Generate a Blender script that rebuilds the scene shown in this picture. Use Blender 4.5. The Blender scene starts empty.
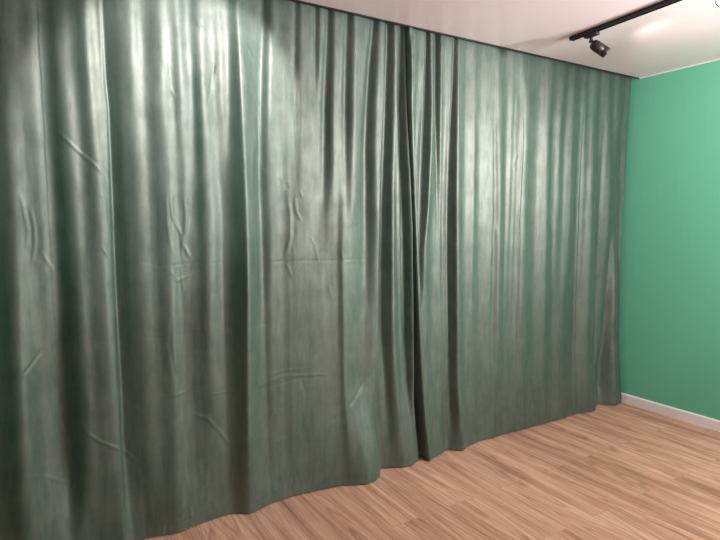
# A corner of a room: floor-to-ceiling velvet curtains in front of the window wall,
# a painted green wall, wood laminate floor, satin stretch ceiling and a black track with a spotlight.
# World: curtain plane along X near y = 0, green wall at x = 0, floor z = 0, ceiling z = 2.7 (metres).
import bpy, bmesh, math
import numpy as np
from mathutils import Vector, Matrix

H = 2.70
C = bpy.context.scene.collection

CAM = dict(loc=[-4.2761, -2.646, 1.5544], fwd=[0.519081, 0.850085, -0.088937], right=[0.853206, -0.521547, -0.005355], up=[0.050937, 0.073101, 0.996023], focal=540.13)
FOLDS = [
    [(0.244, -4.3, 1.6, 0.0489), (0.834, -4.2967, 1.4, 0.0406), (1.272, -4.2964, 0.7, 0.0363), (1.653, -4.2948, 0.6, 0.025), (2.064, -4.3016, 0.4, 0.0281), (2.464, -4.2875, 0.4, 0.0278)],
    [(0.204, -4.392, -1.3, 0.0434), (0.585, -4.383, -1.3, 0.043), (1.022, -4.3778, -1, 0.0353), (1.445, -4.3658, -0.7, 0.0314), (1.857, -4.3507, -0.5, 0.0311)],
    [(1.906, -4.2315, 0, 0.0182), (2.153, -4.2298, 0.3, 0.0181), (2.48, -4.2061, 0.35, 0.018)],
    [(0.112, -4.1805, -1, 0.0239), (0.392, -4.1594, -1.1, 0.0279), (0.768, -4.1737, -1, 0.0273), (1.218, -4.1678, -0.9, 0.0231), (1.655, -4.1622, -0.9, 0.0228), (2.079, -4.1642, -0.9, 0.0224), (2.49, -4.1587, -0.9, 0.0221)],
    [(0.222, -4.0681, 0.3, 0.0375), (0.609, -4.0761, 0.35, 0.0369), (1.075, -4.0837, 0.4, 0.0321), (1.392, -4.0893, 0.5, 0.0317), (1.744, -4.0888, 0.6, 0.0273), (2.065, -4.097, 0.8, 0.0231), (2.252, -4.1072, 0.8, 0.0228), (2.502, -4.0991, 0.6, 0.0227)],
    [(1.389, -4.0373, -0.3, 0.0202), (1.79, -4.0315, -0.5, 0.02), (2.092, -4.0416, -0.6, 0.0197), (2.514, -4.0378, -0.6, 0.0194)],
    [(0.091, -3.9613, 0.6, 0.0263), (0.583, -3.9542, 0.6, 0.0259), (0.967, -3.9598, 1, 0.0212), (1.248, -3.9649, 1.1, 0.0168), (1.659, -3.9683, 1.1, 0.0206), (2.098, -3.9858, 1, 0.0242), (2.311, -3.9963, 1.2, 0.0199), (2.522, -3.9987, 1.1, 0.0197)],
    [(0.018, -3.8922, -0.4, 0.0451), (0.47, -3.888, -0.5, 0.0445), (1.054, -3.8957, -0.5, 0.0435), (1.568, -3.9008, -0.5, 0.0426), (2.084, -3.913, -0.5, 0.0374), (2.539, -3.9103, -0.4, 0.0369)],
    [(0.601, -3.801, 0.15, 0.0275), (1.044, -3.8027, 0.3, 0.0226), (1.427, -3.8017, 0.3, 0.0223), (1.754, -3.8025, 0.55, 0.0176), (2.117, -3.8102, 0.6, 0.0174), (2.296, -3.8118, 0.9, 0.0172), (2.559, -3.8142, 1, 0.0149)],
    [(0.175, -3.7312, -0.4, 0.0287), (0.687, -3.7276, -0.5, 0.0283), (1.184, -3.738, -0.4, 0.0231), (1.662, -3.7479, -0.5, 0.0226), (2.124, -3.7531, -0.4, 0.0222), (2.574, -3.7362, -0.4, 0.022)],
    [(0.051, -3.6668, 0.4, 0.0296), (0.471, -3.6676, 0.6, 0.034), (0.779, -3.6718, 0.8, 0.0336), (1.178, -3.6725, 0.9, 0.0237), (1.423, -3.6688, 0.7, 0.0235), (1.758, -3.6712, 0.8, 0.0186), (1.97, -3.673, 0.9, 0.0161), (2.131, -3.6856, 0.9, 0.0182), (2.36, -3.682, 0.6, 0.0159), (2.584, -3.6874, 0.4, 0.0157)],
    [(1.807, -3.6415, -0.2, 0.0141), (2.042, -3.6474, -0.4, 0.0139), (2.321, -3.6424, -0.4, 0.0138), (2.593, -3.6421, -0.3, 0.0137)],
    [(1.023, -3.6101, 0, 0.0195), (1.421, -3.6117, 0.4, 0.0193), (1.713, -3.5973, 0.7, 0.0144), (1.905, -3.5958, 1, 0.0191), (2.141, -3.5927, 1.2, 0.0189), (2.372, -3.6037, 1.2, 0.0187), (2.6, -3.6099, 1.2, 0.0185)],
    [(0.128, -3.5629, -0.2, 0.0307), (0.552, -3.5602, -0.4, 0.0303), (1.017, -3.5559, -0.7, 0.0249), (1.369, -3.5449, -0.7, 0.0247), (1.763, -3.5474, -0.8, 0.0195), (2.146, -3.5497, -0.8, 0.0193), (2.427, -3.5503, -0.5, 0.0191)],
    [(0.154, -3.4623, 0.1, 0.0319), (0.534, -3.4675, 0.3, 0.0314), (0.853, -3.4793, 0.4, 0.031), (1.163, -3.4755, 0.6, 0.0358), (1.567, -3.4638, 0.8, 0.0304), (1.912, -3.4787, 1, 0.0249), (2.152, -3.4913, 1.3, 0.0246), (2.343, -3.4904, 1.2, 0.0245), (2.623, -3.4915, 0.4, 0.0242)],
    [(1.914, -3.4436, 0, 0.0152), (2.109, -3.448, -0.4, 0.015), (2.301, -3.4474, -0.5, 0.0149), (2.538, -3.4503, -0.4, 0.0148)],
    [(1.768, -3.4018, 0, 0.0206), (1.966, -3.4066, 0.6, 0.0205), (2.137, -3.4069, 1.1, 0.0204), (2.355, -3.4059, 1.1, 0.0202), (2.594, -3.4042, 0.5, 0.0201)],
    [(0.077, -3.3828, -1, 0.0384), (0.623, -3.3742, -1.1, 0.0379), (1.154, -3.3658, -1.2, 0.0374), (1.668, -3.3629, -1.3, 0.0315), (2.068, -3.3627, -1.3, 0.0259), (2.362, -3.36, -1.3, 0.0257), (2.648, -3.3675, -1, 0.0254)],
    [(0.043, -3.2651, 0.4, 0.0458), (0.496, -3.2775, 0.5, 0.0563), (0.986, -3.2772, 0.6, 0.0554), (1.515, -3.2757, 0.7, 0.0545), (2.075, -3.2837, 1, 0.0481), (2.373, -3.287, 0.9, 0.0476), (2.664, -3.2902, 0.5, 0.0471)],
    [(0.54, -3.2195, -0.2, 0.0287), (0.98, -3.2212, -0.5, 0.0226), (1.409, -3.223, -0.5, 0.0251), (1.774, -3.2258, -0.9, 0.022), (2.157, -3.2171, -1, 0.0218), (2.435, -3.2, -0.9, 0.0245), (2.683, -3.1945, -0.7, 0.0271)],
    [(0.97, -3.1292, 0.2, 0.0351), (1.672, -3.1326, 0.2, 0.0343), (2.192, -3.1334, 0.3, 0.0338), (2.597, -3.1252, 0.3, 0.0334)],
    [(1.832, -3.0893, -0.2, 0.0173), (2.196, -3.0938, -0.4, 0.0171), (2.603, -3.0916, -0.3, 0.0169)],
    [(1.566, -3.0177, 0, 0.0179), (1.835, -3.025, -0.3, 0.0177), (2.204, -3.0245, -0.5, 0.0175), (2.411, -3.0267, -0.5, 0.0174), (2.678, -3.0162, -0.5, 0.0173)],
    [(2.216, -2.9111, 0, 0.0152), (2.429, -2.9021, -0.5, 0.0152), (2.681, -2.8925, -0.6, 0.0151)],
    [(1.397, -2.8536, 0, 0.0254), (1.649, -2.8505, -0.4, 0.0253), (1.843, -2.8418, -0.8, 0.0252), (2.197, -2.8375, -1, 0.025), (2.44, -2.8284, -1, 0.0249), (2.695, -2.8191, -1, 0.0217)],
    [(0.081, -2.7421, -0.4, 0.0137), (0.39, -2.7529, -0.5, 0.0122), (0.929, -2.7545, -0.5, 0.012), (1.394, -2.7567, -0.5, 0.0118), (1.791, -2.7463, -0.2, 0.013)],
    [(1.45, -2.7098, 0, 0.0267), (1.679, -2.7079, -0.3, 0.0265), (1.961, -2.712, -0.7, 0.023), (2.211, -2.7099, -1, 0.0228), (2.457, -2.7077, -1, 0.0227), (2.702, -2.6992, -1, 0.0226)],
    [(0.495, -2.6627, 0.2, 0.0348), (1.096, -2.6516, 0.3, 0.0343), (1.68, -2.6409, 0.3, 0.0339), (2.248, -2.6237, 0.35, 0.0335), (2.69, -2.6143, 0.3, 0.0332)],
    [(0.48, -2.5781, -0.2, 0.0358), (1.09, -2.5681, -0.4, 0.0353), (1.506, -2.5592, -0.8, 0.0315), (1.97, -2.5641, -1, 0.0276), (2.228, -2.5492, -1, 0.0241), (2.483, -2.5344, -1, 0.024), (2.709, -2.513, -0.9, 0.0206)],
    [(0.323, -2.4166, -0.6, 0.0378), (0.893, -2.4312, -0.8, 0.0296), (1.683, -2.4305, -1, 0.029), (2.213, -2.4157, -1.2, 0.0287), (2.443, -2.4156, -1.1, 0.025), (2.67, -2.4155, -1, 0.0213)],
    [(0.437, -2.3403, 0.6, 0.0386), (1.073, -2.364, 0.8, 0.0301), (1.684, -2.3793, 0.9, 0.0221), (2.246, -2.3796, 0.7, 0.0145), (2.565, -2.3653, 0.6, 0.0145)],
    [(0.224, -2.2535, -0.5, 0.0239), (0.94, -2.2796, -0.8, 0.0233), (1.686, -2.3047, -1, 0.0227), (2.251, -2.3283, -1.1, 0.0185), (2.628, -2.329, -1, 0.0146)],
    [(2.232, -2.2231, 0.4, 0.0153), (2.535, -2.217, 0.7, 0.0228)],
    [(1.059, -2.1858, -0.2, 0.0239), (1.408, -2.2035, -0.8, 0.0235), (1.687, -2.1894, -1.3, 0.0391), (1.995, -2.1677, -1.4, 0.0391), (2.313, -2.1386, -1.3, 0.0274), (2.69, -2.1336, -1.1, 0.0155)],
    [(0.181, -2.0478, 0.4, 0.0424), (0.726, -2.1026, 0.5, 0.0412), (1.373, -2.1077, 0.6, 0.0405), (1.876, -2.1036, 0.7, 0.04), (2.276, -2.091, 0.7, 0.0238), (2.552, -2.1012, 0.6, 0.0196)],
    [(0.78, -2.0029, -0.3, 0.0254), (1.371, -2.0258, -0.4, 0.0207), (1.879, -2.039, -0.6, 0.0204), (2.279, -2.0591, -1.1, 0.02), (2.643, -2.0545, -1.2, 0.0199)],
    [(0.367, -1.9555, 0.5, 0.0217), (0.843, -1.9781, 0.5, 0.017), (1.627, -2.0035, 0.6, 0.0166), (2.129, -2.0171, 0.6, 0.0163), (2.497, -2.021, 0.6, 0.0161)],
    [(0.221, -1.91, -1.1, 0.0265), (0.837, -1.9179, -1.2, 0.0304), (1.691, -1.9373, -1.2, 0.0296), (2.261, -1.9362, -1.1, 0.025), (2.664, -1.9248, -0.9, 0.0207)],
    [(0.129, -1.8013, 0.33, 0.0365), (0.691, -1.8369, 0.44, 0.0357), (1.365, -1.8557, 0.55, 0.0349), (2.014, -1.8652, 0.55, 0.0342), (2.581, -1.865, 0.44, 0.0337)],
    [(0.185, -1.7287, -0.22, 0.0279), (1.024, -1.7525, -0.44, 0.0272), (2.02, -1.7697, -0.385, 0.0264), (2.593, -1.7797, -0.33, 0.0259)],
    [(0.173, -1.6724, 0.22, 0.0378), (1.02, -1.6977, 0.33, 0.0368), (2.024, -1.7165, 0.385, 0.0268), (2.601, -1.7274, 0.33, 0.0263)],
    [(0.158, -1.5959, -0.22, 0.029), (1.014, -1.6233, -0.44, 0.0282), (2.028, -1.6443, -0.44, 0.0274), (2.675, -1.6578, -0.33, 0.0224)],
    [(0.291, -1.5309, -0.33, 0.0393), (0.866, -1.544, -0.55, 0.0386), (1.355, -1.5456, -0.77, 0.0381), (1.799, -1.5465, -0.77, 0.033), (2.3, -1.5488, -0.44, 0.0279), (2.625, -1.5657, -0.44, 0.023)],
    [(0.271, -1.4213, 0.22, 0.0405), (1.0, -1.4498, 0.33, 0.0395), (2.039, -1.4763, 0.44, 0.0287), (2.635, -1.4914, 0.33, 0.0281)],
    [(0.994, -1.3801, -0.33, 0.0302), (2.043, -1.4087, -0.44, 0.0244), (2.645, -1.4251, -0.33, 0.0239)],
    [(0.247, -1.2873, -0.55, 0.021), (0.915, -1.2966, -0.77, 0.0186), (1.276, -1.297, -0.99, 0.0164), (1.911, -1.3058, -0.88, 0.0161), (2.085, -1.291, -0.99, 0.0161), (2.394, -1.2904, -0.77, 0.018), (2.659, -1.3283, -0.33, 0.0245)],
    [(0.754, -1.1658, 0.33, 0.0429), (1.703, -1.197, 0.44, 0.0416), (2.54, -1.2142, 0.33, 0.0406)],
    [(0.198, -1.0154, -0.22, 0.0338), (0.816, -1.0378, -0.44, 0.0332), (1.706, -1.0701, -0.66, 0.0323), (2.277, -1.0802, -0.66, 0.0318), (2.662, -1.0732, -0.44, 0.0263)],
    [(0.96, -0.9542, 0.44, 0.0451), (1.78, -0.9859, 0.77, 0.0384), (2.285, -0.9945, 0.77, 0.0379), (2.639, -0.9868, 0.44, 0.0323)],
    [(0.8, -0.8797, -0.44, 0.0346), (1.708, -0.9277, -0.55, 0.0335), (2.291, -0.929, -0.66, 0.0275), (2.65, -0.9107, -0.33, 0.022)],
    [(1.484, -0.8507, 0.33, 0.0343), (2.114, -0.8659, 0.66, 0.0337), (2.384, -0.8549, 0.88, 0.0336), (2.66, -0.8331, 0.66, 0.028)],
    [(0.719, -0.8534, -0.44, 0.0349), (1.256, -0.8064, -0.55, 0.0349), (1.934, -0.8012, -0.66, 0.0344), (2.375, -0.7978, -0.66, 0.0284), (2.631, -0.7864, -0.44, 0.0227)],
    [(0.938, -0.686, 0.44, 0.0603), (1.862, -0.7166, 0.66, 0.047), (2.324, -0.7263, 0.77, 0.0348), (2.567, -0.7144, 0.66, 0.0289)],
    [(2.02, -0.5809, 0.0, 0.0242), (2.321, -0.5959, 0.44, 0.024), (2.696, -0.6266, 0.66, 0.0236)],
    [(0.127, -0.6242, -0.66, 0.0224), (0.692, -0.6015, -0.88, 0.0186), (1.559, -0.6187, -1.1, 0.0182), (1.828, -0.6197, -1.1, 0.0181), (2.504, -0.629, -0.88, 0.0178)],
    [(0.443, -0.5522, -0.55, 0.0378), (1.086, -0.5341, -0.77, 0.0375), (1.714, -0.541, -0.88, 0.0369), (2.25, -0.5439, -0.77, 0.0365), (2.626, -0.539, -0.44, 0.0241)],
    [(1.079, -0.4201, 0.44, 0.0513), (1.794, -0.4456, 0.66, 0.0503), (2.257, -0.4579, 0.66, 0.0372), (2.598, -0.4639, 0.77, 0.0308)],
    [(1.072, -0.3161, -0.55, 0.0395), (1.638, -0.3219, -0.77, 0.0455), (2.111, -0.3486, -0.77, 0.0447), (2.644, -0.404, -0.44, 0.0249)],
    [(0.903, -0.2536, 0.33, 0.0402), (1.558, -0.1984, 0.66, 0.0402), (2.116, -0.2582, 0.55, 0.0392), (2.655, -0.3158, 0.55, 0.0255)],
    [(0.138, -0.2098, -1.1, 0.055), (0.647, -0.1985, -1.1, 0.0546), (1.23, -0.1923, -0.88, 0.0405), (1.881, -0.1911, -0.66, 0.0267), (2.626, -0.2363, -0.55, 0.026)],
    [(0.034, -0.1072, 0.55, 0.0353), (0.637, -0.1019, 0.77, 0.0349), (1.558, -0.1445, 0.66, 0.0271), (2.121, -0.179, 0.66, 0.0333), (2.603, -0.1689, 0.77, 0.033)],
    [(1.309, -0.0742, -0.55, 0.0277), (2.126, -0.0984, -0.55, 0.0271), (2.605, -0.0884, -0.66, 0.0269)],
]
STEPS = [
    [(0.063, -3.9535, 0.02, 0.06), (0.337, -3.9512, 0.026, 0.06), (0.727, -3.9483, 0.03, 0.06), (1.201, -3.95, 0.03, 0.06), (1.659, -3.9475, 0.028, 0.06), (2.081, -3.9461, 0.022, 0.06), (2.189, -3.9536, 0.02, 0.06), (2.53, -3.9549, 0.012, 0.06)],
    [(0.043, -2.4883, 0.01, 0.06), (0.338, -2.4913, 0.035, 0.06), (0.899, -2.4827, 0.05, 0.06), (1.505, -2.4777, 0.055, 0.06), (1.918, -2.4661, 0.055, 0.06), (2.239, -2.4443, 0.05, 0.06), (2.677, -2.4437, 0.03, 0.06)],
    [(0.171, -1.2851, 0, 0.03), (0.768, -1.2922, 0.01, 0.03), (1.276, -1.297, 0.014, 0.03), (2.121, -1.282, 0.012, 0.03), (2.462, -1.2925, 0, 0.03)],
    [(0.086, -0.6223, 0, 0.03), (0.692, -0.6015, 0.012, 0.03), (1.828, -0.6197, 0.014, 0.03), (2.541, -0.6308, 0, 0.03)],
    [(0.042, -0.3386, 0.01, 0.08), (0.246, -0.343, 0.03, 0.08), (0.664, -0.346, 0.03, 0.08), (1.318, -0.3817, 0, 0.06)],
]
RIDGES = [
    [(0.039, -3.3504, 0.01, 0.05), (0.619, -3.347, 0.035, 0.055), (1.152, -3.3389, 0.045, 0.06), (1.515, -3.3351, 0.045, 0.06), (1.871, -3.3365, 0.045, 0.06), (2.144, -3.3399, 0.045, 0.06), (2.364, -3.3445, 0.04, 0.06), (2.652, -3.3471, 0.022, 0.06)],
    [(0.08, -2.7352, 0.003, 0.03), (0.51, -2.745, 0.01, 0.03), (1.336, -2.7506, 0.008, 0.03), (1.678, -2.7408, 0, 0.03)],
]
VALLEYS = [
    [(0.051, -2.4168, 0.0, 0.024), (0.321, -2.4091, 0.03, 0.024), (0.894, -2.4349, 0.045, 0.019), (1.684, -2.4269, 0.055, 0.018), (2.213, -2.4121, 0.055, 0.018), (2.682, -2.4154, 0.05, 0.015)],
    [(0.224, -2.2535, 0.0, 0.012), (0.94, -2.2796, 0.03, 0.012), (1.686, -2.3009, 0.045, 0.011), (2.251, -2.3283, 0.05, 0.011), (2.628, -2.329, 0.04, 0.01)],
    [(0.994, -2.1774, 0.0, 0.01), (1.376, -2.1797, 0.03, 0.01), (1.688, -2.1579, 0.06, 0.014), (1.997, -2.1442, 0.07, 0.015), (2.314, -2.1308, 0.06, 0.012), (2.69, -2.1336, 0.04, 0.008)],
    [(1.306, -2.0251, 0.0, 0.012), (1.879, -2.039, 0.02, 0.012), (2.249, -2.0588, 0.04, 0.012), (2.642, -2.0625, 0.045, 0.01)],
    [(0.023, -1.8986, 0.01, 0.014), (0.219, -1.9012, 0.045, 0.014), (0.836, -1.9092, 0.055, 0.012), (1.692, -1.9289, 0.055, 0.012), (2.262, -1.9278, 0.05, 0.011), (2.664, -1.9248, 0.03, 0.01)],
    [(1.621, -2.8509, 0.0, 0.02), (1.843, -2.8418, 0.022, 0.02), (2.197, -2.8375, 0.035, 0.018), (2.44, -2.8284, 0.035, 0.017), (2.695, -2.8191, 0.03, 0.014)],
    [(1.565, -2.7088, 0.0, 0.02), (1.905, -2.7125, 0.018, 0.02), (2.211, -2.7099, 0.035, 0.018), (2.457, -2.7077, 0.035, 0.017), (2.702, -2.6992, 0.03, 0.014)],
    [(0.48, -2.5781, 0.0, 0.03), (0.969, -2.5687, 0.01, 0.03), (1.506, -2.5592, 0.03, 0.026), (1.97, -2.5641, 0.04, 0.023), (2.227, -2.556, 0.04, 0.02), (2.482, -2.5413, 0.04, 0.018), (2.708, -2.5199, 0.03, 0.014)],
    [(0.98, -3.2212, 0.006, 0.02), (1.356, -3.2242, 0.012, 0.02), (1.774, -3.2258, 0.028, 0.019), (2.384, -3.2066, 0.03, 0.019), (2.683, -3.1945, 0.02, 0.018)],
    [(0.122, -4.1801, 0.05, 0.03), (0.393, -4.1634, 0.055, 0.035), (0.766, -4.1658, 0.055, 0.035), (1.218, -4.1601, 0.04, 0.032), (1.655, -4.1584, 0.028, 0.03), (2.079, -4.1567, 0.022, 0.03), (2.491, -4.1514, 0.02, 0.03)],
    [(2.217, -2.905, 0, 0.01), (2.429, -2.9021, 0.015, 0.01), (2.68, -2.8985, 0.02, 0.01)],
    [(1.674, -3.0218, 0, 0.01), (2.203, -3.0303, 0.015, 0.012), (2.678, -3.0162, 0.015, 0.012)],
    [(0.028, -0.2171, 0.05, 0.026), (0.141, -0.2235, 0.08, 0.026), (0.547, -0.2062, 0.05, 0.022), (1.066, -0.2095, 0.02, 0.018), (1.558, -0.2251, 0.0, 0.02)],
    [(0.144, -1.5275, 0.0, 0.02), (0.865, -1.5343, 0.014, 0.018), (1.8, -1.537, 0.014, 0.016), (2.623, -1.5749, 0.0, 0.012)],
]
CREASES = [
    ([(-4.162, 1.962), (-4.086, 1.882), (-3.999, 1.8), (-3.944, 1.735)], 0.004, 0.0053),
    ([(-3.994, 1.818), (-3.967, 1.784), (-3.949, 1.731)], 0.003, 0.0045),
    ([(-4.007, 1.698), (-3.976, 1.663), (-3.97, 1.523), (-3.965, 1.441)], 0.003, 0.0049),
    ([(-4.002, 1.451), (-3.975, 1.41), (-3.935, 1.348)], 0.004, 0.0053),
    ([(-4.3, 1.687), (-4.29, 1.611), (-4.28, 1.527), (-4.288, 1.442)], 0.004, 0.0057),
    ([(-4.27, 1.641), (-4.257, 1.548), (-4.257, 1.463), (-4.277, 1.365)], 0.004, 0.0058),
    ([(-4.361, 0.872), (-4.302, 0.942), (-4.243, 1.013)], -0.004, 0.005),
    ([(-4.24, 1.441), (-4.196, 1.352), (-4.231, 1.258)], 0.003, 0.0055),
    ([(-4.128, 0.629), (-4.054, 0.552), (-3.958, 0.482), (-3.873, 0.382)], 0.005, 0.0056),
    ([(-4.217, 0.671), (-4.193, 0.615), (-4.17, 0.512), (-4.163, 0.402)], 0.004, 0.0061),
    ([(-4.33, 0.464), (-4.272, 0.431), (-4.189, 0.357)], 0.004, 0.0048),
    ([(-3.629, 0.592), (-3.545, 0.555), (-3.475, 0.46), (-3.408, 0.359)], 0.005, 0.0069),
    ([(-3.961, 1.35), (-3.817, 1.371), (-3.75, 1.349), (-3.56, 1.355), (-3.345, 1.345)], -0.0016, 0.0045),
    ([(-3.334, 1.345), (-3.015, 1.342), (-2.731, 1.335), (-2.304, 1.336)], -0.0016, 0.0054),
    ([(-3.949, 1.027), (-3.763, 1.001), (-3.571, 1.003), (-3.365, 0.991)], -0.0014, 0.0045),
    ([(-3.331, 1.019), (-3.186, 1.009)], -0.0025, 0.0049),
    ([(-4.185, 1.019), (-3.949, 1.023)], -0.0012, 0.0045),
    ([(-3.774, 0.701), (-3.63, 0.711)], 0.003, 0.0055),
    ([(-3.631, 0.68), (-3.318, 0.668), (-3.117, 0.707), (-2.77, 0.67)], 0.0024, 0.0049),
    ([(-3.319, 0.652), (-3.026, 0.681), (-2.837, 0.669)], -0.002, 0.005),
    ([(-3.233, 0.719), (-3.116, 0.74), (-2.951, 0.727)], 0.0022, 0.0051),
    ([(-3.161, 0.546), (-3.209, 0.482), (-3.262, 0.42)], 0.0035, 0.007),
    ([(-3.288, 0.536), (-3.25, 0.468)], 0.0035, 0.0062),
    ([(-2.549, 0.648), (-2.648, 0.535), (-2.739, 0.454)], -0.004, 0.0093),
    ([(-2.739, 0.46), (-2.786, 0.421), (-2.84, 0.39)], -0.004, 0.0088),
    ([(-2.981, 0.389), (-3.009, 0.255), (-3.023, 0.152)], -0.0035, 0.0113),
    ([(-3.029, 0.142), (-3.073, 0.106), (-3.093, 0.018)], -0.005, 0.0075),
    ([(-3.026, 0.721), (-2.985, 0.582), (-2.993, 0.468)], -0.0025, 0.0073),
    ([(-3.691, 1.71), (-3.686, 1.592), (-3.643, 1.495), (-3.642, 1.363)], 0.005, 0.0069),
    ([(-3.626, 1.703), (-3.62, 1.592), (-3.635, 1.446), (-3.585, 1.351)], 0.006, 0.0071),
    ([(-3.598, 1.694), (-3.612, 1.567), (-3.624, 1.47)], 0.005, 0.0062),
    ([(-3.71, 1.71), (-3.711, 1.544), (-3.693, 1.399)], 0.004, 0.0073),
    ([(-3.714, 1.337), (-3.669, 1.272), (-3.611, 1.293), (-3.58, 1.341)], 0.0035, 0.006),
    ([(-3.652, 1.364), (-3.642, 1.226), (-3.668, 1.178)], 0.003, 0.0066),
    ([(-3.703, 1.122), (-3.718, 0.961), (-3.703, 0.834), (-3.668, 0.738)], -0.004, 0.0075),
    ([(-3.683, 0.603), (-3.668, 0.315), (-3.648, 0.152)], 0.003, 0.0082),
    ([(-3.602, 0.351), (-3.575, 0.238), (-3.599, 0.111)], 0.003, 0.0085),
    ([(-3.541, 0.337), (-3.566, 0.182)], 0.003, 0.0082),
    ([(-3.693, 2.313), (-3.679, 2.201), (-3.649, 2.135)], 0.003, 0.005),
    ([(-3.456, 2.348), (-3.479, 2.226), (-3.502, 2.113)], -0.004, 0.006),
    ([(-3.543, 2.512), (-3.515, 2.479)], 0.003, 0.0048),
    ([(-2.993, 2.713), (-2.964, 2.662), (-2.929, 2.617)], -0.003, 0.0052),
    ([(-3.296, 2.44), (-3.26, 2.376)], 0.0025, 0.0058),
    ([(-3.257, 2.068), (-3.239, 1.927), (-3.219, 1.826)], 0.003, 0.007),
    ([(-3.289, 1.848), (-3.283, 1.67)], 0.0025, 0.0081),
    ([(-3.08, 1.7), (-3.065, 1.593), (-3.067, 1.469), (-3.104, 1.351)], 0.005, 0.0082),
    ([(-3.039, 1.695), (-3.029, 1.609), (-2.994, 1.549)], 0.004, 0.0071),
    ([(-3.009, 1.728), (-2.992, 1.685)], 0.003, 0.006),
    ([(-3.13, 1.788), (-3.12, 1.746)], -0.004, 0.0086),
    ([(-3.09, 1.768), (-3.08, 1.726)], -0.004, 0.0087),
    ([(-3.099, 1.34), (-3.059, 1.261), (-2.998, 1.324)], 0.003, 0.0076),
    ([(-3.049, 1.458), (-3.042, 1.183)], 0.0025, 0.0083),
    ([(-2.892, 1.387), (-2.815, 1.452)], 0.0025, 0.0063),
    ([(-2.893, 1.314), (-2.916, 1.427), (-2.952, 1.483)], 0.002, 0.0063),
    ([(-2.757, 1.394), (-2.738, 1.324)], 0.0025, 0.0066),
    ([(-2.83, 1.197), (-2.812, 1.109)], 0.002, 0.0077),
    ([(-3.351, 0.673), (-3.314, 0.613)], 0.003, 0.0065),
    ([(-3.357, 0.457), (-3.324, 0.417)], 0.003, 0.0066),
    ([(-3.081, 0.364), (-3.142, 0.326)], 0.0025, 0.0073),
    ([(-1.573, 1.724), (-1.55, 1.562), (-1.519, 1.451), (-1.536, 1.355)], 0.005, 0.0131),
    ([(-1.572, 1.274), (-1.556, 1.39)], 0.004, 0.0123),
    ([(-1.542, 0.358), (-1.5, 0.249), (-1.478, 0.119)], -0.004, 0.0117),
    ([(-1.32, 2.049), (-1.367, 1.943), (-1.315, 1.876)], 0.003, 0.01),
    ([(-1.028, 1.45), (-1.002, 1.633), (-1.027, 1.706)], 0.003, 0.0131),
    ([(-0.895, 1.447), (-0.937, 1.671)], 0.003, 0.0136),
    ([(-2.002, 0.646), (-2.017, 0.547)], 0.003, 0.0102),
    ([(-1.699, 0.568), (-1.682, 0.671)], 0.003, 0.0093),
    ([(-1.948, 0.434), (-1.885, 0.355)], 0.004, 0.0104),
    ([(-1.867, 0.317), (-1.883, 0.146)], 0.004, 0.0125),
    ([(-2.184, 0.736), (-2.207, 0.642)], 0.003, 0.008),
    ([(-2.073, 0.2), (-2.123, 0.095)], -0.004, 0.0135),
    ([(-2.454, 0.202), (-2.507, 0.086)], -0.004, 0.015),
    ([(-2.637, 0.105), (-2.694, 0.019)], 0.003, 0.0142),
    ([(-3.764, 0.06), (-3.776, 0.006)], -0.005, 0.0057),
    ([(-3.956, 0.099), (-3.913, 0.061)], 0.004, 0.0061),
    ([(-3.649, 0.126), (-3.642, 0.044)], 0.004, 0.0069),
    ([(-3.527, 0.117), (-3.513, 0.048)], 0.003, 0.0073),
    ([(-2.809, 0.22), (-2.857, 0.08)], -0.003, 0.0134),
    ([(-2.594, 0.158), (-2.522, 0.026)], -0.003, 0.0144),
    ([(-1.144, 0.083), (-0.978, 0.097)], 0.003, 0.0142),
    ([(-1.032, 0.037), (-0.851, 0.096)], -0.003, 0.0147),
    ([(-1.25, 0.058), (-1.111, 0.084)], -0.003, 0.0128),
    ([(-0.573, 0.348), (-0.599, 0.123)], -0.004, 0.0201),
    ([(-1.574, 0.037), (-1.456, 0.071)], 0.0025, 0.0117),
]
LEFT_FREE_EDGE = [(0.047, -2.2045), (0.418, -2.2344), (1.064, -2.245), (1.44, -2.2542), (1.929, -2.26), (2.255, -2.2875), (2.692, -2.2925)]
RIGHT_FREE_EDGE = [(0.007, -2.1326), (0.215, -2.1637), (0.615, -2.1945), (1.065, -2.2208), (1.441, -2.2422), (1.926, -2.2688), (2.25, -2.2896), (2.51, -2.2972), (2.692, -2.3036)]
RIGHT_END = [(-0.011, -0.0553), (0.631, -0.0527), (1.308, -0.0673), (2.129, -0.0644), (2.705, -0.0472)]
HEM_LEFT = [(-5.2, 0.06), (-4.6, 0.06), (-4.35, 0.05), (-4.2, 0.03), (-4.1, 0.075), (-4.0, 0.06), (-3.94, 0.045), (-3.925, 0.07), (-3.889, 0.071), (-3.857, 0.077), (-3.779, 0.051), (-3.717, 0.037), (-3.656, 0.051), (-3.573, 0.062), (-3.489, 0.07), (-3.428, 0.065), (-3.391, 0.049), (-3.356, 0.027), (-3.293, 0.034), (-3.194, 0.056), (-3.097, 0.063), (-2.978, 0.057), (-2.884, 0.043), (-2.788, 0.03), (-2.752, 0.014), (-2.682, -0.022), (-2.638, -0.044), (-2.57, -0.031), (-2.523, 0.003), (-2.463, 0.085), (-2.401, 0.072), (-2.333, 0.024), (-2.277, 0.01), (-2.215, 0.04)]
HEM_RIGHT = [(-2.26, 0.11), (-2.179, 0.077), (-2.146, -0.003), (-2.101, 0.028), (-2.022, 0.038), (-1.915, 0.079), (-1.892, 0.055), (-1.838, 0.015), (-1.781, 0.043), (-1.632, 0.069), (-1.51, 0.061), (-1.416, 0.068), (-1.143, 0.058), (-0.886, 0.048), (-0.579, 0.054), (-0.399, 0.019), (-0.258, 0.102), (-0.187, 0.043), (-0.137, 0.011), (-0.06, 0.015), (0, 0.03)]


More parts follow.
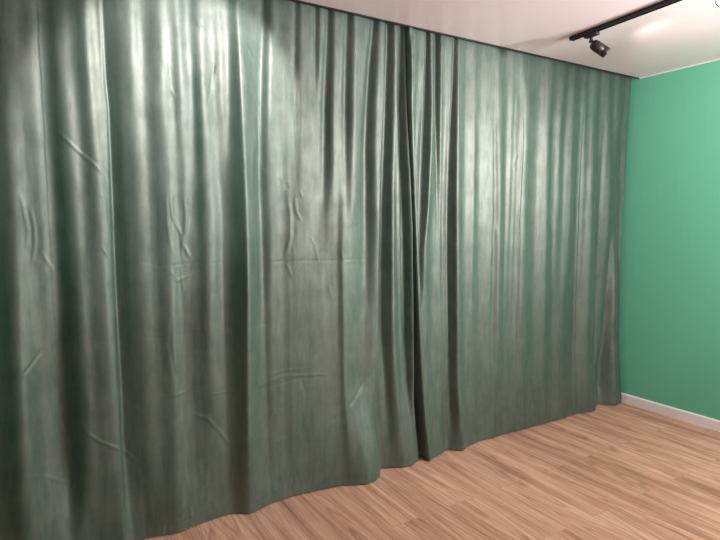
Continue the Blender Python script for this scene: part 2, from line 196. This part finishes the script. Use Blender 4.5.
# ------------------------------------------------------------------ helpers
def link(o, parent=None):
    C.objects.link(o)
    if parent is not None:
        o.parent = parent
    return o

def mesh_obj(name, bm, mat, parent=None, smooth=False, bevel=0.0, segs=2):
    me = bpy.data.meshes.new(name)
    bmesh.ops.recalc_face_normals(bm, faces=bm.faces[:])
    bm.to_mesh(me); bm.free()
    o = bpy.data.objects.new(name, me)
    me.materials.append(mat)
    if smooth:
        for p in me.polygons: p.use_smooth = True
    if bevel:
        m = o.modifiers.new('bevel', 'BEVEL'); m.width = bevel; m.segments = segs; m.limit_method = 'ANGLE'
    return link(o, parent)

def add_box(bm, x0, x1, y0, y1, z0, z1):
    v = [bm.verts.new(c) for c in ((x0,y0,z0),(x1,y0,z0),(x1,y1,z0),(x0,y1,z0),(x0,y0,z1),(x1,y0,z1),(x1,y1,z1),(x0,y1,z1))]
    for f in ((0,3,2,1),(4,5,6,7),(0,1,5,4),(1,2,6,5),(2,3,7,6),(3,0,4,7)):
        bm.faces.new([v[i] for i in f])

def box(x0, x1, y0, y1, z0, z1):
    bm = bmesh.new(); add_box(bm, x0, x1, y0, y1, z0, z1); return bm

def lathe(profile, n=40, M=None, closed=False):
    """profile: list of (radius, along-axis) revolved about local +X."""
    bm = bmesh.new(); rings = []
    for r, t in profile:
        if r < 1e-6: rings.append([bm.verts.new((t, 0, 0))])
        else: rings.append([bm.verts.new((t, r*math.cos(2*math.pi*i/n), r*math.sin(2*math.pi*i/n))) for i in range(n)])
    for a, b in zip(rings, rings[1:]):
        for i in range(n):
            j = (i+1) % n
            if len(a) == 1 and len(b) == 1: continue
            if len(a) == 1: bm.faces.new((a[0], b[i], b[j]))
            elif len(b) == 1: bm.faces.new((a[i], a[j], b[0]))
            else: bm.faces.new((a[i], a[j], b[j], b[i]))
    if M is not None: bm.transform(M)
    return bm

def tag(o, label, cat, group=None):
    o['label'] = label; o['category'] = cat
    if group: o['group'] = group

def structure(name, bm, mat, **k):
    o = mesh_obj(name, bm, mat, **k); o['kind'] = 'structure'; return o

# ------------------------------------------------------------------ materials
def new_mat(name):
    m = bpy.data.materials.new(name); m.use_nodes = True
    nt = m.node_tree; b = nt.nodes['Principled BSDF']
    return m, nt, b

def N(nt, t, **k):
    n = nt.nodes.new(t)
    for a, v in k.items():
        if a in n.inputs: n.inputs[a].default_value = v
        else: setattr(n, a, v)
    return n

def ramp(nt, stops):
    n = nt.nodes.new('ShaderNodeValToRGB'); e = n.color_ramp.elements
    e[0].position, e[0].color = stops[0][0], (*stops[0][1], 1)
    e[1].position, e[1].color = stops[-1][0], (*stops[-1][1], 1)
    for p, c in stops[1:-1]:
        x = e.new(p); x.color = (*c, 1)
    return n

def simple(name, col, rough, metal=0.0, spec=0.5, bump=0.0, scale=60):
    m, nt, b = new_mat(name)
    b.inputs['Base Color'].default_value = (*col, 1); b.inputs['Roughness'].default_value = rough
    b.inputs['Metallic'].default_value = metal; b.inputs['Specular IOR Level'].default_value = spec
    if bump:
        tc = N(nt, 'ShaderNodeTexCoord'); no = N(nt, 'ShaderNodeTexNoise', Scale=scale, Detail=4.0)
        bp = N(nt, 'ShaderNodeBump', Strength=bump, Distance=0.002)
        nt.links.new(tc.outputs['Object'], no.inputs['Vector']); nt.links.new(no.outputs['Fac'], bp.inputs['Height'])
        nt.links.new(bp.outputs['Normal'], b.inputs['Normal'])
    return m

def velvet():
    m, nt, b = new_mat('velvet'); L = nt.links.new
    tc = N(nt, 'ShaderNodeTexCoord')
    mp = N(nt, 'ShaderNodeMapping'); mp.inputs['Scale'].default_value = (1, 1, .28)
    L(tc.outputs['Object'], mp.inputs['Vector'])
    n1 = N(nt, 'ShaderNodeTexNoise', Scale=16.0, Detail=6.0, Roughness=.62); L(mp.outputs['Vector'], n1.inputs['Vector'])
    r = ramp(nt, [(.3, VEL_A), (.72, VEL_B)]); L(n1.outputs['Fac'], r.inputs['Fac'])
    L(r.outputs['Color'], b.inputs['Base Color'])
    n2 = N(nt, 'ShaderNodeTexNoise', Scale=130.0, Detail=3.0); L(tc.outputs['Object'], n2.inputs['Vector'])
    n3 = N(nt, 'ShaderNodeTexNoise', Scale=22.0, Detail=5.0, Roughness=.6); L(mp.outputs['Vector'], n3.inputs['Vector'])
    ma = N(nt, 'ShaderNodeMath', operation='MULTIPLY_ADD'); ma.inputs[1].default_value = .22
    L(n2.outputs['Fac'], ma.inputs[0]); L(n3.outputs['Fac'], ma.inputs[2])
    bp = N(nt, 'ShaderNodeBump', Strength=.22, Distance=.003); L(ma.outputs[0], bp.inputs['Height'])
    L(bp.outputs['Normal'], b.inputs['Normal'])
    b.inputs['Roughness'].default_value = VEL_ROUGH
    # the silky lustre of the pile: a broad soft reflection beside the coloured scatter
    gl = N(nt, 'ShaderNodeBsdfGlossy', Color=VEL_LUSTRE, Roughness=VEL_GROUGH); L(bp.outputs['Normal'], gl.inputs['Normal'])
    mx = N(nt, 'ShaderNodeMixShader')
    # brushed and crushed patches, where the pile lies another way
    m5 = N(nt, 'ShaderNodeMapping'); m5.inputs['Scale'].default_value = (1, 1, .16); L(tc.outputs['Object'], m5.inputs['Vector'])
    n5 = N(nt, 'ShaderNodeTexNoise', Scale=42.0, Detail=6.0, Roughness=.66); L(m5.outputs['Vector'], n5.inputs['Vector'])
    n6 = N(nt, 'ShaderNodeTexNoise', Scale=9.0, Detail=6.0, Roughness=.65, Distortion=.4); L(tc.outputs['Object'], n6.inputs['Vector'])
    av = N(nt, 'ShaderNodeMath', operation='ADD'); L(n5.outputs['Fac'], av.inputs[0]); L(n6.outputs['Fac'], av.inputs[1])
    gr = N(nt, 'ShaderNodeMapRange'); gr.inputs['From Min'].default_value = .7; gr.inputs['From Max'].default_value = 1.3
    gr.inputs['To Min'].default_value = VEL_GLOSS*.66; gr.inputs['To Max'].default_value = VEL_GLOSS*1.36
    L(av.outputs[0], gr.inputs['Value']); L(gr.outputs[0], mx.inputs['Fac'])
    L(b.outputs['BSDF'], mx.inputs[1]); L(gl.outputs['BSDF'], mx.inputs[2]); L(mx.outputs[0], nt.nodes['Material Output'].inputs['Surface'])
    b.inputs['Specular IOR Level'].default_value = VEL_SPEC
    b.inputs['Sheen Weight'].default_value = VEL_SHEEN
    b.inputs['Sheen Roughness'].default_value = .38
    b.inputs['Sheen Tint'].default_value = (.86, .90, .84, 1)
    return m

def laminate():
    m, nt, b = new_mat('oak_laminate'); L = nt.links.new
    tc = N(nt, 'ShaderNodeTexCoord')
    # swap so planks run along world Y
    mp = N(nt, 'ShaderNodeMapping'); mp.inputs['Rotation'].default_value = (0, 0, math.pi/2); mp.inputs['Location'].default_value = (.33, .07, 0)
    L(tc.outputs['Object'], mp.inputs['Vector'])
    br = N(nt, 'ShaderNodeTexBrick', offset=.37, offset_frequency=2, squash=1.0)
    br.inputs['Color1'].default_value = (0, 0, 0, 1); br.inputs['Color2'].default_value = (1, 1, 1, 1); br.inputs['Mortar'].default_value = (.5, .5, .5, 1)
    br.inputs['Scale'].default_value = 1.0; br.inputs['Mortar Size'].default_value = .0009; br.inputs['Mortar Smooth'].default_value = .1
    br.inputs['Brick Width'].default_value = 1.29; br.inputs['Row Height'].default_value = .194; br.inputs['Bias'].default_value = 0
    L(mp.outputs['Vector'], br.inputs['Vector'])
    # per-plank offset of the grain
    sc = N(nt, 'ShaderNodeVectorMath', operation='SCALE'); sc.inputs['Scale'].default_value = 9.0
    L(br.outputs['Color'], sc.inputs[0])
    ad = N(nt, 'ShaderNodeVectorMath', operation='ADD'); L(mp.outputs['Vector'], ad.inputs[0]); L(sc.outputs['Vector'], ad.inputs[1])
    g1m = N(nt, 'ShaderNodeMapping'); g1m.inputs['Scale'].default_value = (1.1, 15, 1); L(ad.outputs['Vector'], g1m.inputs['Vector'])
    g1 = N(nt, 'ShaderNodeTexNoise', Scale=1.0, Detail=6.0, Roughness=.6, Distortion=.15); L(g1m.outputs['Vector'], g1.inputs['Vector'])
    # cathedral rings: contour lines of a stretched noise
    g2m = N(nt, 'ShaderNodeMapping'); g2m.inputs['Scale'].default_value = (.38, 4.6, 1); L(ad.outputs['Vector'], g2m.inputs['Vector'])
    g2 = N(nt, 'ShaderNodeTexNoise', Scale=1.0, Detail=.6, Roughness=.4, Distortion=.1); L(g2m.outputs['Vector'], g2.inputs['Vector'])
    mu = N(nt, 'ShaderNodeMath', operation='MULTIPLY'); mu.inputs[1].default_value = 26; L(g2.outputs['Fac'], mu.inputs[0])
    fr = N(nt, 'ShaderNodeMath', operation='PINGPONG'); fr.inputs[1].default_value = .5; L(mu.outputs[0], fr.inputs[0])
    # fine pores
    g3m = N(nt, 'ShaderNodeMapping'); g3m.inputs['Scale'].default_value = (5, 150, 1); L(ad.outputs['Vector'], g3m.inputs['Vector'])
    g3 = N(nt, 'ShaderNodeTexNoise', Scale=1.0, Detail=3.0, Roughness=.65); L(g3m.outputs['Vector'], g3.inputs['Vector'])
    c1 = ramp(nt, [(.30, FL_D), (.47, FL_M), (.66, FL_L)]); L(g1.outputs['Fac'], c1.inputs['Fac'])
    r2 = ramp(nt, [(.0, (.66, .61, .60)), (.22, (1, 1, 1)), (1, (1.0, 1.0, 1.0))]); L(fr.outputs[0], r2.inputs['Fac'])
    m1 = N(nt, 'ShaderNodeMix', data_type='RGBA', blend_type='MULTIPLY'); m1.inputs[0].default_value = .75
    L(c1.outputs['Color'], m1.inputs[6]); L(r2.outputs['Color'], m1.inputs[7])
    r3 = ramp(nt, [(.32, (.70, .66, .64)), (.55, (1.03, 1.03, 1.03))]); L(g3.outputs['Fac'], r3.inputs['Fac'])
    m2 = N(nt, 'ShaderNodeMix', data_type='RGBA', blend_type='MULTIPLY'); m2.inputs[0].default_value = .8
    L(m1.outputs[2], m2.inputs[6]); L(r3.outputs['Color'], m2.inputs[7])
    rp = ramp(nt, [(0, (.90, .885, .88)), (1, (1.08, 1.07, 1.06))]); L(br.outputs['Color'], rp.inputs['Fac'])
    m3 = N(nt, 'ShaderNodeMix', data_type='RGBA', blend_type='MULTIPLY'); m3.inputs[0].default_value = 1
    L(m2.outputs[2], m3.inputs[6]); L(rp.outputs['Color'], m3.inputs[7])
    m4 = N(nt, 'ShaderNodeMix', data_type='RGBA'); m4.inputs[7].default_value = (.20, .12, .085, 1)
    mf = N(nt, 'ShaderNodeMath', operation='MULTIPLY'); mf.inputs[1].default_value = .55; L(br.outputs['Fac'], mf.inputs[0])
    L(mf.outputs[0], m4.inputs[0]); L(m3.outputs[2], m4.inputs[6])
    L(m4.outputs[2], b.inputs['Base Color'])
    b.inputs['Roughness'].default_value = .5; b.inputs['Specular IOR Level'].default_value = .25
    bp = N(nt, 'ShaderNodeBump', Strength=.15, Distance=.001); L(g3.outputs['Fac'], bp.inputs['Height']); L(bp.outputs['Normal'], b.inputs['Normal'])
    return m

def wall_paint():
    m, nt, b = new_mat('green_wallpaper'); L = nt.links.new
    tc = N(nt, 'ShaderNodeTexCoord'); mp = N(nt, 'ShaderNodeMapping'); mp.inputs['Scale'].default_value = (1, 55, 1.2)
    L(tc.outputs['Object'], mp.inputs['Vector'])
    n = N(nt, 'ShaderNodeTexNoise', Scale=1.0, Detail=3.0); L(mp.outputs['Vector'], n.inputs['Vector'])
    r = ramp(nt, [(.3, tuple(c*.985 for c in WALL)), (.7, tuple(c*1.012 for c in WALL))]); L(n.outputs['Fac'], r.inputs['Fac'])
    L(r.outputs['Color'], b.inputs['Base Color'])
    n2 = N(nt, 'ShaderNodeTexNoise', Scale=220.0, Detail=2.0); L(tc.outputs['Object'], n2.inputs['Vector'])
    bp = N(nt, 'ShaderNodeBump', Strength=.15, Distance=.001); L(n2.outputs['Fac'], bp.inputs['Height']); L(bp.outputs['Normal'], b.inputs['Normal'])
    b.inputs['Roughness'].default_value = .55; b.inputs['Specular IOR Level'].default_value = .3
    return m

VEL_A, VEL_B = (.022, .057, .045), (.039, .084, .069)
VEL_ROUGH, VEL_SPEC, VEL_SHEEN = .6, .15, .22
VEL_GLOSS, VEL_GROUGH, VEL_LUSTRE = .18, .55, (.66, .68, .635, 1)
FL_D, FL_M, FL_L = (.36, .185, .125), (.59, .335, .235), (.74, .475, .35)
WALL = (.145, .50, .345)

M_VELVET = velvet(); M_FLOOR = laminate(); M_WALL = wall_paint()
M_CEIL = simple('stretch_ceiling_film', (.96, .80, .85), .30, spec=.45)
M_WHITE = simple('white_skirting', (.86, .82, .82), .45, bump=.05)
M_PLASTER = simple('plaster', (.74, .72, .70), .8, bump=.2)
M_BLACK = simple('black_powder_coat', (.014, .011, .014), .42, spec=.5, bump=.1, scale=400)
M_PROFILE = simple('dark_profile', (.02, .02, .022), .5)
M_GROOVE = simple('track_groove', (.006, .005, .006), .6)
M_CHROME = simple('reflector', (.8, .8, .78), .18, metal=1.0)
m, nt, bs = new_mat('lamp_glow')
bs.inputs['Base Color'].default_value = (1, .95, .9, 1); bs.inputs['Emission Color'].default_value = (1, .9, .82, 1); bs.inputs['Emission Strength'].default_value = 30
M_GLOW = m

# ------------------------------------------------------------------ the room
XL, YB = -6.4, -5.2
bm = bmesh.new(); add_box(bm, XL, .12, YB, .30, -.06, 0)
structure('floor', bm, M_FLOOR)
structure('ceiling', box(XL, .12, YB, 0.0, H, H+.16), M_CEIL)
structure('wall_right', box(0, .12, YB, .30, 0, H+.16), M_WALL)
structure('wall_left', box(XL-.12, XL, YB, .30, 0, H+.16), M_WALL)
structure('wall_back', box(XL, 0, .24, .30, 0, H+.16), M_PLASTER)        # the wall behind the curtains
# skirting board: straight face with a small rounded top
bm = bmesh.new()
prof = [(0, 0), (-.016, 0), (-.016, .068), (-.0145, .074), (-.011, .0785), (-.005, .080), (0, .080)]
a_ = [bm.verts.new((x, YB, z)) for x, z in prof]; b_ = [bm.verts.new((x, .235, z)) for x, z in prof]
n_ = len(prof)
for i in range(n_):
    j = (i+1) % n_; bm.faces.new((a_[i], a_[j], b_[j], b_[i]))
bm.faces.new(a_); bm.faces.new(b_[::-1])
structure('baseboard_right', bm, M_WHITE)
# dark lip along the edge of the curtain niche, and the pale insert where the ceiling film meets the wall
structure('trim_1', box(XL, -.001, .0005, .006, H-.006, H+.03), M_PROFILE)
structure('trim_2', box(-.008, -.0005, YB, -.001, H-.007, H-.0005), M_WHITE)

# ------------------------------------------------------------------ curtains
def track_values(rows, z):
    """rows: (z, v1, v2, ...) ascending in z -> interpolated columns at the heights z."""
    rows = np.array(rows, float)
    return [np.interp(z, rows[:, 0], rows[:, k]) for k in range(1, rows.shape[1])]

def smooth_track(rows, z):
    out = track_values(rows, z)
    k = np.exp(-.5*(np.arange(-14, 15)/6.0)**2); k /= k.sum()
    return [np.convolve(np.pad(v, 14, mode='edge'), k, 'valid') for v in out]

def blur_x(a, sig):
    n = int(sig*3)+1
    k = np.exp(-.5*(np.arange(-n, n+1)/sig)**2); k /= k.sum()
    p = np.pad(a, ((0, 0), (n, n)), mode='reflect')
    return np.apply_along_axis(lambda r: np.convolve(r, k, 'valid'), 1, p)

def value_noise(X, Z, sx, sz, seed):
    rng = np.random.RandomState(seed); G = rng.rand(400, 400)*2-1
    u, v = X/sx+150, Z/sz+50
    i, j = np.floor(u).astype(int), np.floor(v).astype(int); fu, fv = u-i, v-j
    fu = fu*fu*(3-2*fu); fv = fv*fv*(3-2*fv); i %= 399; j %= 399
    return (G[i, j]*(1-fu)+G[i+1, j]*fu)*(1-fv)+(G[i, j+1]*(1-fu)+G[i+1, j+1]*fu)*fv

SLOPE = 0.80
def curtain_surface(side):
    zs = np.concatenate([np.linspace(.006, .05, 9)[:-1], np.linspace(.05, 2.80, 460)])
    if side == 'left':
        x0 = np.full_like(zs, -5.0); x1 = np.minimum(smooth_track(LEFT_FREE_EDGE, zs)[0], smooth_track(RIGHT_FREE_EDGE, zs)[0]-.009); nx = 760
    else:
        edge = smooth_track(RIGHT_FREE_EDGE, zs)[0]
        x0 = edge-.045; x1 = smooth_track(RIGHT_END, zs)[0]; nx = 620
    t = np.linspace(0, 1, nx)
    X = x0[:, None]+(x1-x0)[:, None]*t[None, :]
    Z = np.repeat(zs[:, None], nx, 1)
    S = np.zeros_like(X)
    for rows in FOLDS:
        c, amp, w = smooth_track(rows, zs)
        S += amp[:, None]*np.exp(-.5*((X-c[:, None])/(w[:, None]*.85+.002))**2)
    dx = (x1-x0)/(nx-1)
    S = S-blur_x(S, .12/dx.mean())
    D = np.cumsum(S*SLOPE*dx[:, None], 1)
    D = D-blur_x(D, .16/dx.mean())
    for rows in STEPS:
        c, drop, rec = smooth_track(rows, zs)
        u = X-c[:, None]
        D += drop[:, None]*np.exp(-np.clip(u, 0, None)/rec[:, None])/(1+np.exp(-np.clip(u/.0016, -40, 40)))
    for rows in RIDGES:
        c, hgt, w = smooth_track(rows, zs)
        u = np.sqrt((X-c[:, None])**2+.004**2)
        D -= hgt[:, None]*np.exp(-u/w[:, None])
    for rows in VALLEYS:
        c, dep, w = smooth_track(rows, zs)
        D += dep[:, None]*np.exp(-.5*((X-c[:, None])/w[:, None])**2)
    D = blur_x(D, 1.3 if side == 'left' else .8)
    hem = HEM_LEFT if side == 'left' else HEM_RIGHT
    hx, hy = np.array(hem).T
    B = np.interp(X[0], hx, hy)[None, :]; B = blur_x(B, .010/dx.mean())
    wz = np.clip(1-zs/.65, 0, 1); wz = (wz*wz*(3-2*wz))[:, None]
    top = np.clip((zs-1.3)/1.3, 0, 1)[:, None]
    amp = 1-.45*top
    base = .062-.018*top
    Y = (base+D*amp)*(1-wz)+wz*(B+(.30+.6*np.clip((zs[:, None]-.05)/.4, 0, 1))*D)
    if side == 'left':
        u = (x1[:, None]-X)
        e_ = np.exp(-(u/.022)**2)*(1-wz); Y = Y*(1-e_)+.042*e_
        Y = np.where(u < .07, np.minimum(Y, .092), Y)
    else:
        e = smooth_track(RIGHT_FREE_EDGE, zs)[0][:, None]; u = X-e
        back = 1-np.exp(-np.clip(-u-.001, 0, None)/.005)
        Y = np.where(u < 0, Y*(1-back)+back*(.135-.035*wz), Y)
        Y -= .034*np.exp(-((u-.013)/.018)**4)*(1-wz)
    # soft rumpling of the cloth
    k = .0012*value_noise(X, Z, .07, .20, 3)+.0003*value_noise(X, Z, .03, .07, 5)+.0040*value_noise(X, Z, .16, .75, 9)
    k = k+(.0010 if side == 'left' else .0022)*value_noise(X, Z, .028, 1.6, 21)
    Y += k*np.clip(Z/.15, .2, 1)*(1-.5*np.clip((Z-2.3)/.4, 0, 1))
    # packing creases
    for pts, hgt, w in CREASES:
        P = np.array(pts); best = np.full_like(X, 9.0); fade = np.zeros_like(X)
        xs0, xs1 = P[:, 0].min()-.05, P[:, 0].max()+.05; zs0, zs1 = P[:, 1].min()-.05, P[:, 1].max()+.05
        mk = (X > xs0) & (X < xs1) & (Z > zs0) & (Z < zs1)
        if not mk.any(): continue
        xx, zz = X[mk], Z[mk]; bd = np.full(xx.shape, 9.0); bt = np.zeros(xx.shape)
        seg = np.linalg.norm(np.diff(P, axis=0), axis=1); tot = seg.sum(); acc = 0
        for (p, q, l) in zip(P[:-1], P[1:], seg):
            d = (q-p)/l; s = np.clip((xx-p[0])*d[0]+(zz-p[1])*d[1], 0, l)
            r = np.hypot(xx-p[0]-s*d[0], zz-p[1]-s*d[1]); m_ = r < bd
            bd = np.where(m_, r, bd); bt = np.where(m_, (acc+s)/tot, bt); acc += l
        env = np.clip(np.minimum(bt, 1-bt)/.22, 0, 1); env = env*env*(3-2*env)
        Y[mk] -= hgt*.65*env*(np.exp(-.5*(bd/w)**2)-.35*np.exp(-.5*(bd/(2.6*w))**2))
    # keep clear of the niche lip, of the wall behind, and a stitched groove above the hem
    lim = .012
    hi = (Z > H-.45)
    f = np.clip((Z-(H-.45))/.40, 0, 1); lo = -.08*(1-f)+lim*f
    Y = np.where(Y < lo+.01, lo+.01*np.exp(np.clip((Y-lo-.01)/.01, -30, 0)), Y)
    Y = np.minimum(Y, .205)
    Y += .0006*np.exp(-.5*((Z-.052)/.003)**2)
    return X, Y, Z, zs

def grid_mesh(name, X, Y, Z):
    ny, nx = X.shape
    co = np.stack([X, Y, Z], -1).reshape(-1, 3).astype(np.float32)
    i = np.arange(ny-1)[:, None]*nx+np.arange(nx-1)[None, :]
    q = np.stack([i, i+1, i+nx+1, i+nx], -1).reshape(-1).astype(np.int32)
    nf = (ny-1)*(nx-1)
    me = bpy.data.meshes.new(name)
    me.vertices.add(len(co)); me.vertices.foreach_set('co', co.reshape(-1))
    me.loops.add(nf*4); me.loops.foreach_set('vertex_index', q)
    me.polygons.add(nf); me.polygons.foreach_set('loop_start', np.arange(nf, dtype=np.int32)*4)
    me.polygons.foreach_set('use_smooth', np.ones(nf, bool))
    me.update(calc_edges=True); me.validate()
    me.materials.append(M_VELVET)
    return me

def make_curtain(side, label):
    X, Y, Z, zs = curtain_surface(side)
    cut = int(np.searchsorted(zs, .050))
    root = link(bpy.data.objects.new('velvet_curtain', grid_mesh('velvet_curtain', X[cut:], Y[cut:], Z[cut:])))
    tag(root, label, 'curtain', 'floor-length velvet curtains')
    hem = link(bpy.data.objects.new('hem', grid_mesh('hem', X[:cut+1], Y[:cut+1], Z[:cut+1])), root)
    for o in (root, hem):
        s = o.modifiers.new('cloth_thickness', 'SOLIDIFY'); s.thickness = .003; s.offset = -1; s.use_rim = False
    return root

make_curtain('left', 'wide dark green velvet curtain with bright sheen and packing creases, left of the gap')
make_curtain('right', 'grey-green velvet curtain with fine narrow pleats, between the gap and the green wall')

# ------------------------------------------------------------------ track and spotlight
TX, TY0, TROT = -1.315, -.357, math.radians(-4.4)          # track centre line and its end nearest the curtain
rail = bpy.data.objects.new('track_rail', None); rail.location = (TX, TY0, H-.001); rail.rotation_euler = (0, 0, TROT); link(rail)
tag(rail, 'long black lighting track fixed to the ceiling in the upper right', 'track')
bm = bmesh.new()                # an extruded channel open at the bottom
w, hh, t_ = .0175, .021, .004
pr = [(-w, 0), (w, 0), (w, -hh), (w-.009, -hh), (w-.009, -hh+.002), (w-t_, -hh+.004), (w-t_, -t_), (-w+t_, -t_), (-w+t_, -hh+.004), (-w+.009, -hh+.002), (-w+.009, -hh), (-w, -hh)]
L_ = 3.0
f_ = [bm.verts.new((x, -.004, z)) for x, z in pr]; g_ = [bm.verts.new((x, -L_, z)) for x, z in pr]
for i in range(len(pr)):
    j = (i+1) % len(pr); bm.faces.new((f_[i], f_[j], g_[j], g_[i]))
mesh_obj('channel', bm, M_BLACK, rail)
mesh_obj('conductor_strip', box(-.006, .006, -L_, -.006, -.017, -.006), M_GROOVE, rail)
mesh_obj('end_cap', box(-.0185, .0185, -.006, .006, -.0225, .0), M_BLACK, rail, bevel=.002)

def spotlight(s, label, aim):          # s: distance along the track from its end
    root = bpy.data.objects.new('spotlight', None); root.location = (TX+math.sin(TROT)*s, TY0-math.cos(TROT)*s, H-.023); link(root)
    tag(root, label, 'spotlight', 'spotlights on the ceiling track')
    bm = bmesh.new()
    add_box(bm, -.0165, .0165, -.045, .045, -.021, -.0005)
    bm.transform(Matrix.Rotation(TROT, 4, 'Z'))
    mesh_obj('adapter', bm, M_BLACK, root, bevel=.004)
    bm = lathe([(0, 0), (.0085, 0), (.0085, .026), (0, .026)], 20, Matrix.Translation((.004, .006, -.019)) @ Matrix.Rotation(math.radians(90), 4, 'Y'))
    mesh_obj('stem', bm, M_BLACK, root, smooth=False)
    d = Vector(aim).normalized()
    piv = Vector((.004, .006, -.044))
    q = d.to_track_quat('X', 'Z').to_matrix().to_4x4()
    mesh_obj('swivel_joint', lathe([(0, -.010), (.0085, -.010), (.0085, .010), (0, .010)], 20, Matrix.Translation(piv) @ Matrix.Rotation(math.radians(90), 4, 'Z')), M_BLACK, root)
    M = Matrix.Translation(piv + Vector((0, 0, -.008))+d*.018) @ q
    R = .032
    prof = [(0, -.014), (.012, -.0135), (.021, -.010), (.0275, -.003), (.0308, .007), (R, .018), (R, .060), (R-.0012, .0612), (R-.0012, .0632), (R, .0645), (R, .094), (R-.0012, .0955), (R-.0035, .0955), (R-.0045, .094), (R-.005, .070)]
    head = mesh_obj('lamp_head', lathe(prof, 48, M), M_BLACK, root, smooth=True)
    head.modifiers.new('edges', 'EDGE_SPLIT').split_angle = math.radians(50)
    mesh_obj('reflector', lathe([(R-.006, .0935), (.024, .080), (.016, .070), (.0, .068)], 40, M), M_CHROME, head, smooth=True)
    mesh_obj('bulb', lathe([(0, .0895), (.010, .088), (.018, .083), (.0205, .078)], 32, M), M_GLOW, head, smooth=True)
    return Vector(root.location) + (M @ Vector((.100, 0, 0))), d

def spot(name, loc, d, power, angle, blend=.2, radius=.03, col=(1, .945, .92)):
    l = bpy.data.lights.new(name, 'SPOT'); l.energy = power; l.spot_size = math.radians(angle); l.spot_blend = blend
    l.shadow_soft_size = radius; l.color = col
    o = bpy.data.objects.new(name, l); o.location = loc
    o.rotation_euler = Vector(d).to_track_quat('-Z', 'Y').to_euler(); link(o)
    return o

pos, d = spotlight(.150, 'small black cylindrical spotlight hanging from the ceiling track, tilted towards the green wall', (.65, -.40, -.50))
#@LIGHTS@
spot('spot_beam', pos, d, 5.0, 150, .4, .02, (1, .74, .72))
pos, d = spotlight(.932, 'lit black spotlight at the far right end of the visible track', (-.75, -.2, -.45))
spot('spot_beam', pos, d, 9, 104, .5, .02, (1, .80, .76))
# unseen: two lamps read from bright patches, plus added key and fill lights
spot('spot_beam', (-1.30, -1.28, 2.60), (1, .75, -.52), 22, 74, .35, .03)
spot('spot_beam', (-.60, -2.05, 2.20), (-2.1, 2.1, -.5), 135, 92, .9, .06)  # added key light from the right, placed for fold contrast
spot('spot_beam', (-3.25, -.85, 2.58), (-.24, .75, -.37), 48, 66, .35, .03)
spot('spot_beam', (-1.9, -4.1, 2.56), (-.1, -.1, -1), 330, 84, .5, .04)  # added downlight behind the camera; its floor bounce brightens the ceiling
pl = bpy.data.lights.new('added_fill', 'POINT'); pl.energy = 80; pl.shadow_soft_size = .12; pl.color = (1, .945, .925)  # added unseen fill light for the ceiling and lower right corner
po = bpy.data.objects.new('added_fill', pl); po.location = (-.85, -2.55, 1.9); link(po)

w_ = bpy.data.worlds.new('room_ambience'); bpy.context.scene.world = w_; w_.use_nodes = True
bg = w_.node_tree.nodes['Background']; bg.inputs['Color'].default_value = (.95, .96, 1, 1); bg.inputs['Strength'].default_value = .22

# ------------------------------------------------------------------ camera
cam = bpy.data.cameras.new('camera'); co = bpy.data.objects.new('camera', cam); link(co)
cam.sensor_width = 36; cam.sensor_fit = 'HORIZONTAL'; cam.lens = 36*CAM['focal']/720
f, r, u = (Vector(CAM[k]) for k in ('fwd', 'right', 'up'))
M = Matrix((r, u, -f)).transposed().to_4x4(); M.translation = Vector(CAM['loc'])
co.matrix_world = M; cam.clip_start = .05
sc = bpy.context.scene; sc.camera = co
sc.view_settings.view_transform = 'Standard'; sc.view_settings.look = 'None'
sc.view_settings.gamma = 1.0; sc.view_settings.use_curve_mapping = False
sc.view_settings.exposure = 0.76
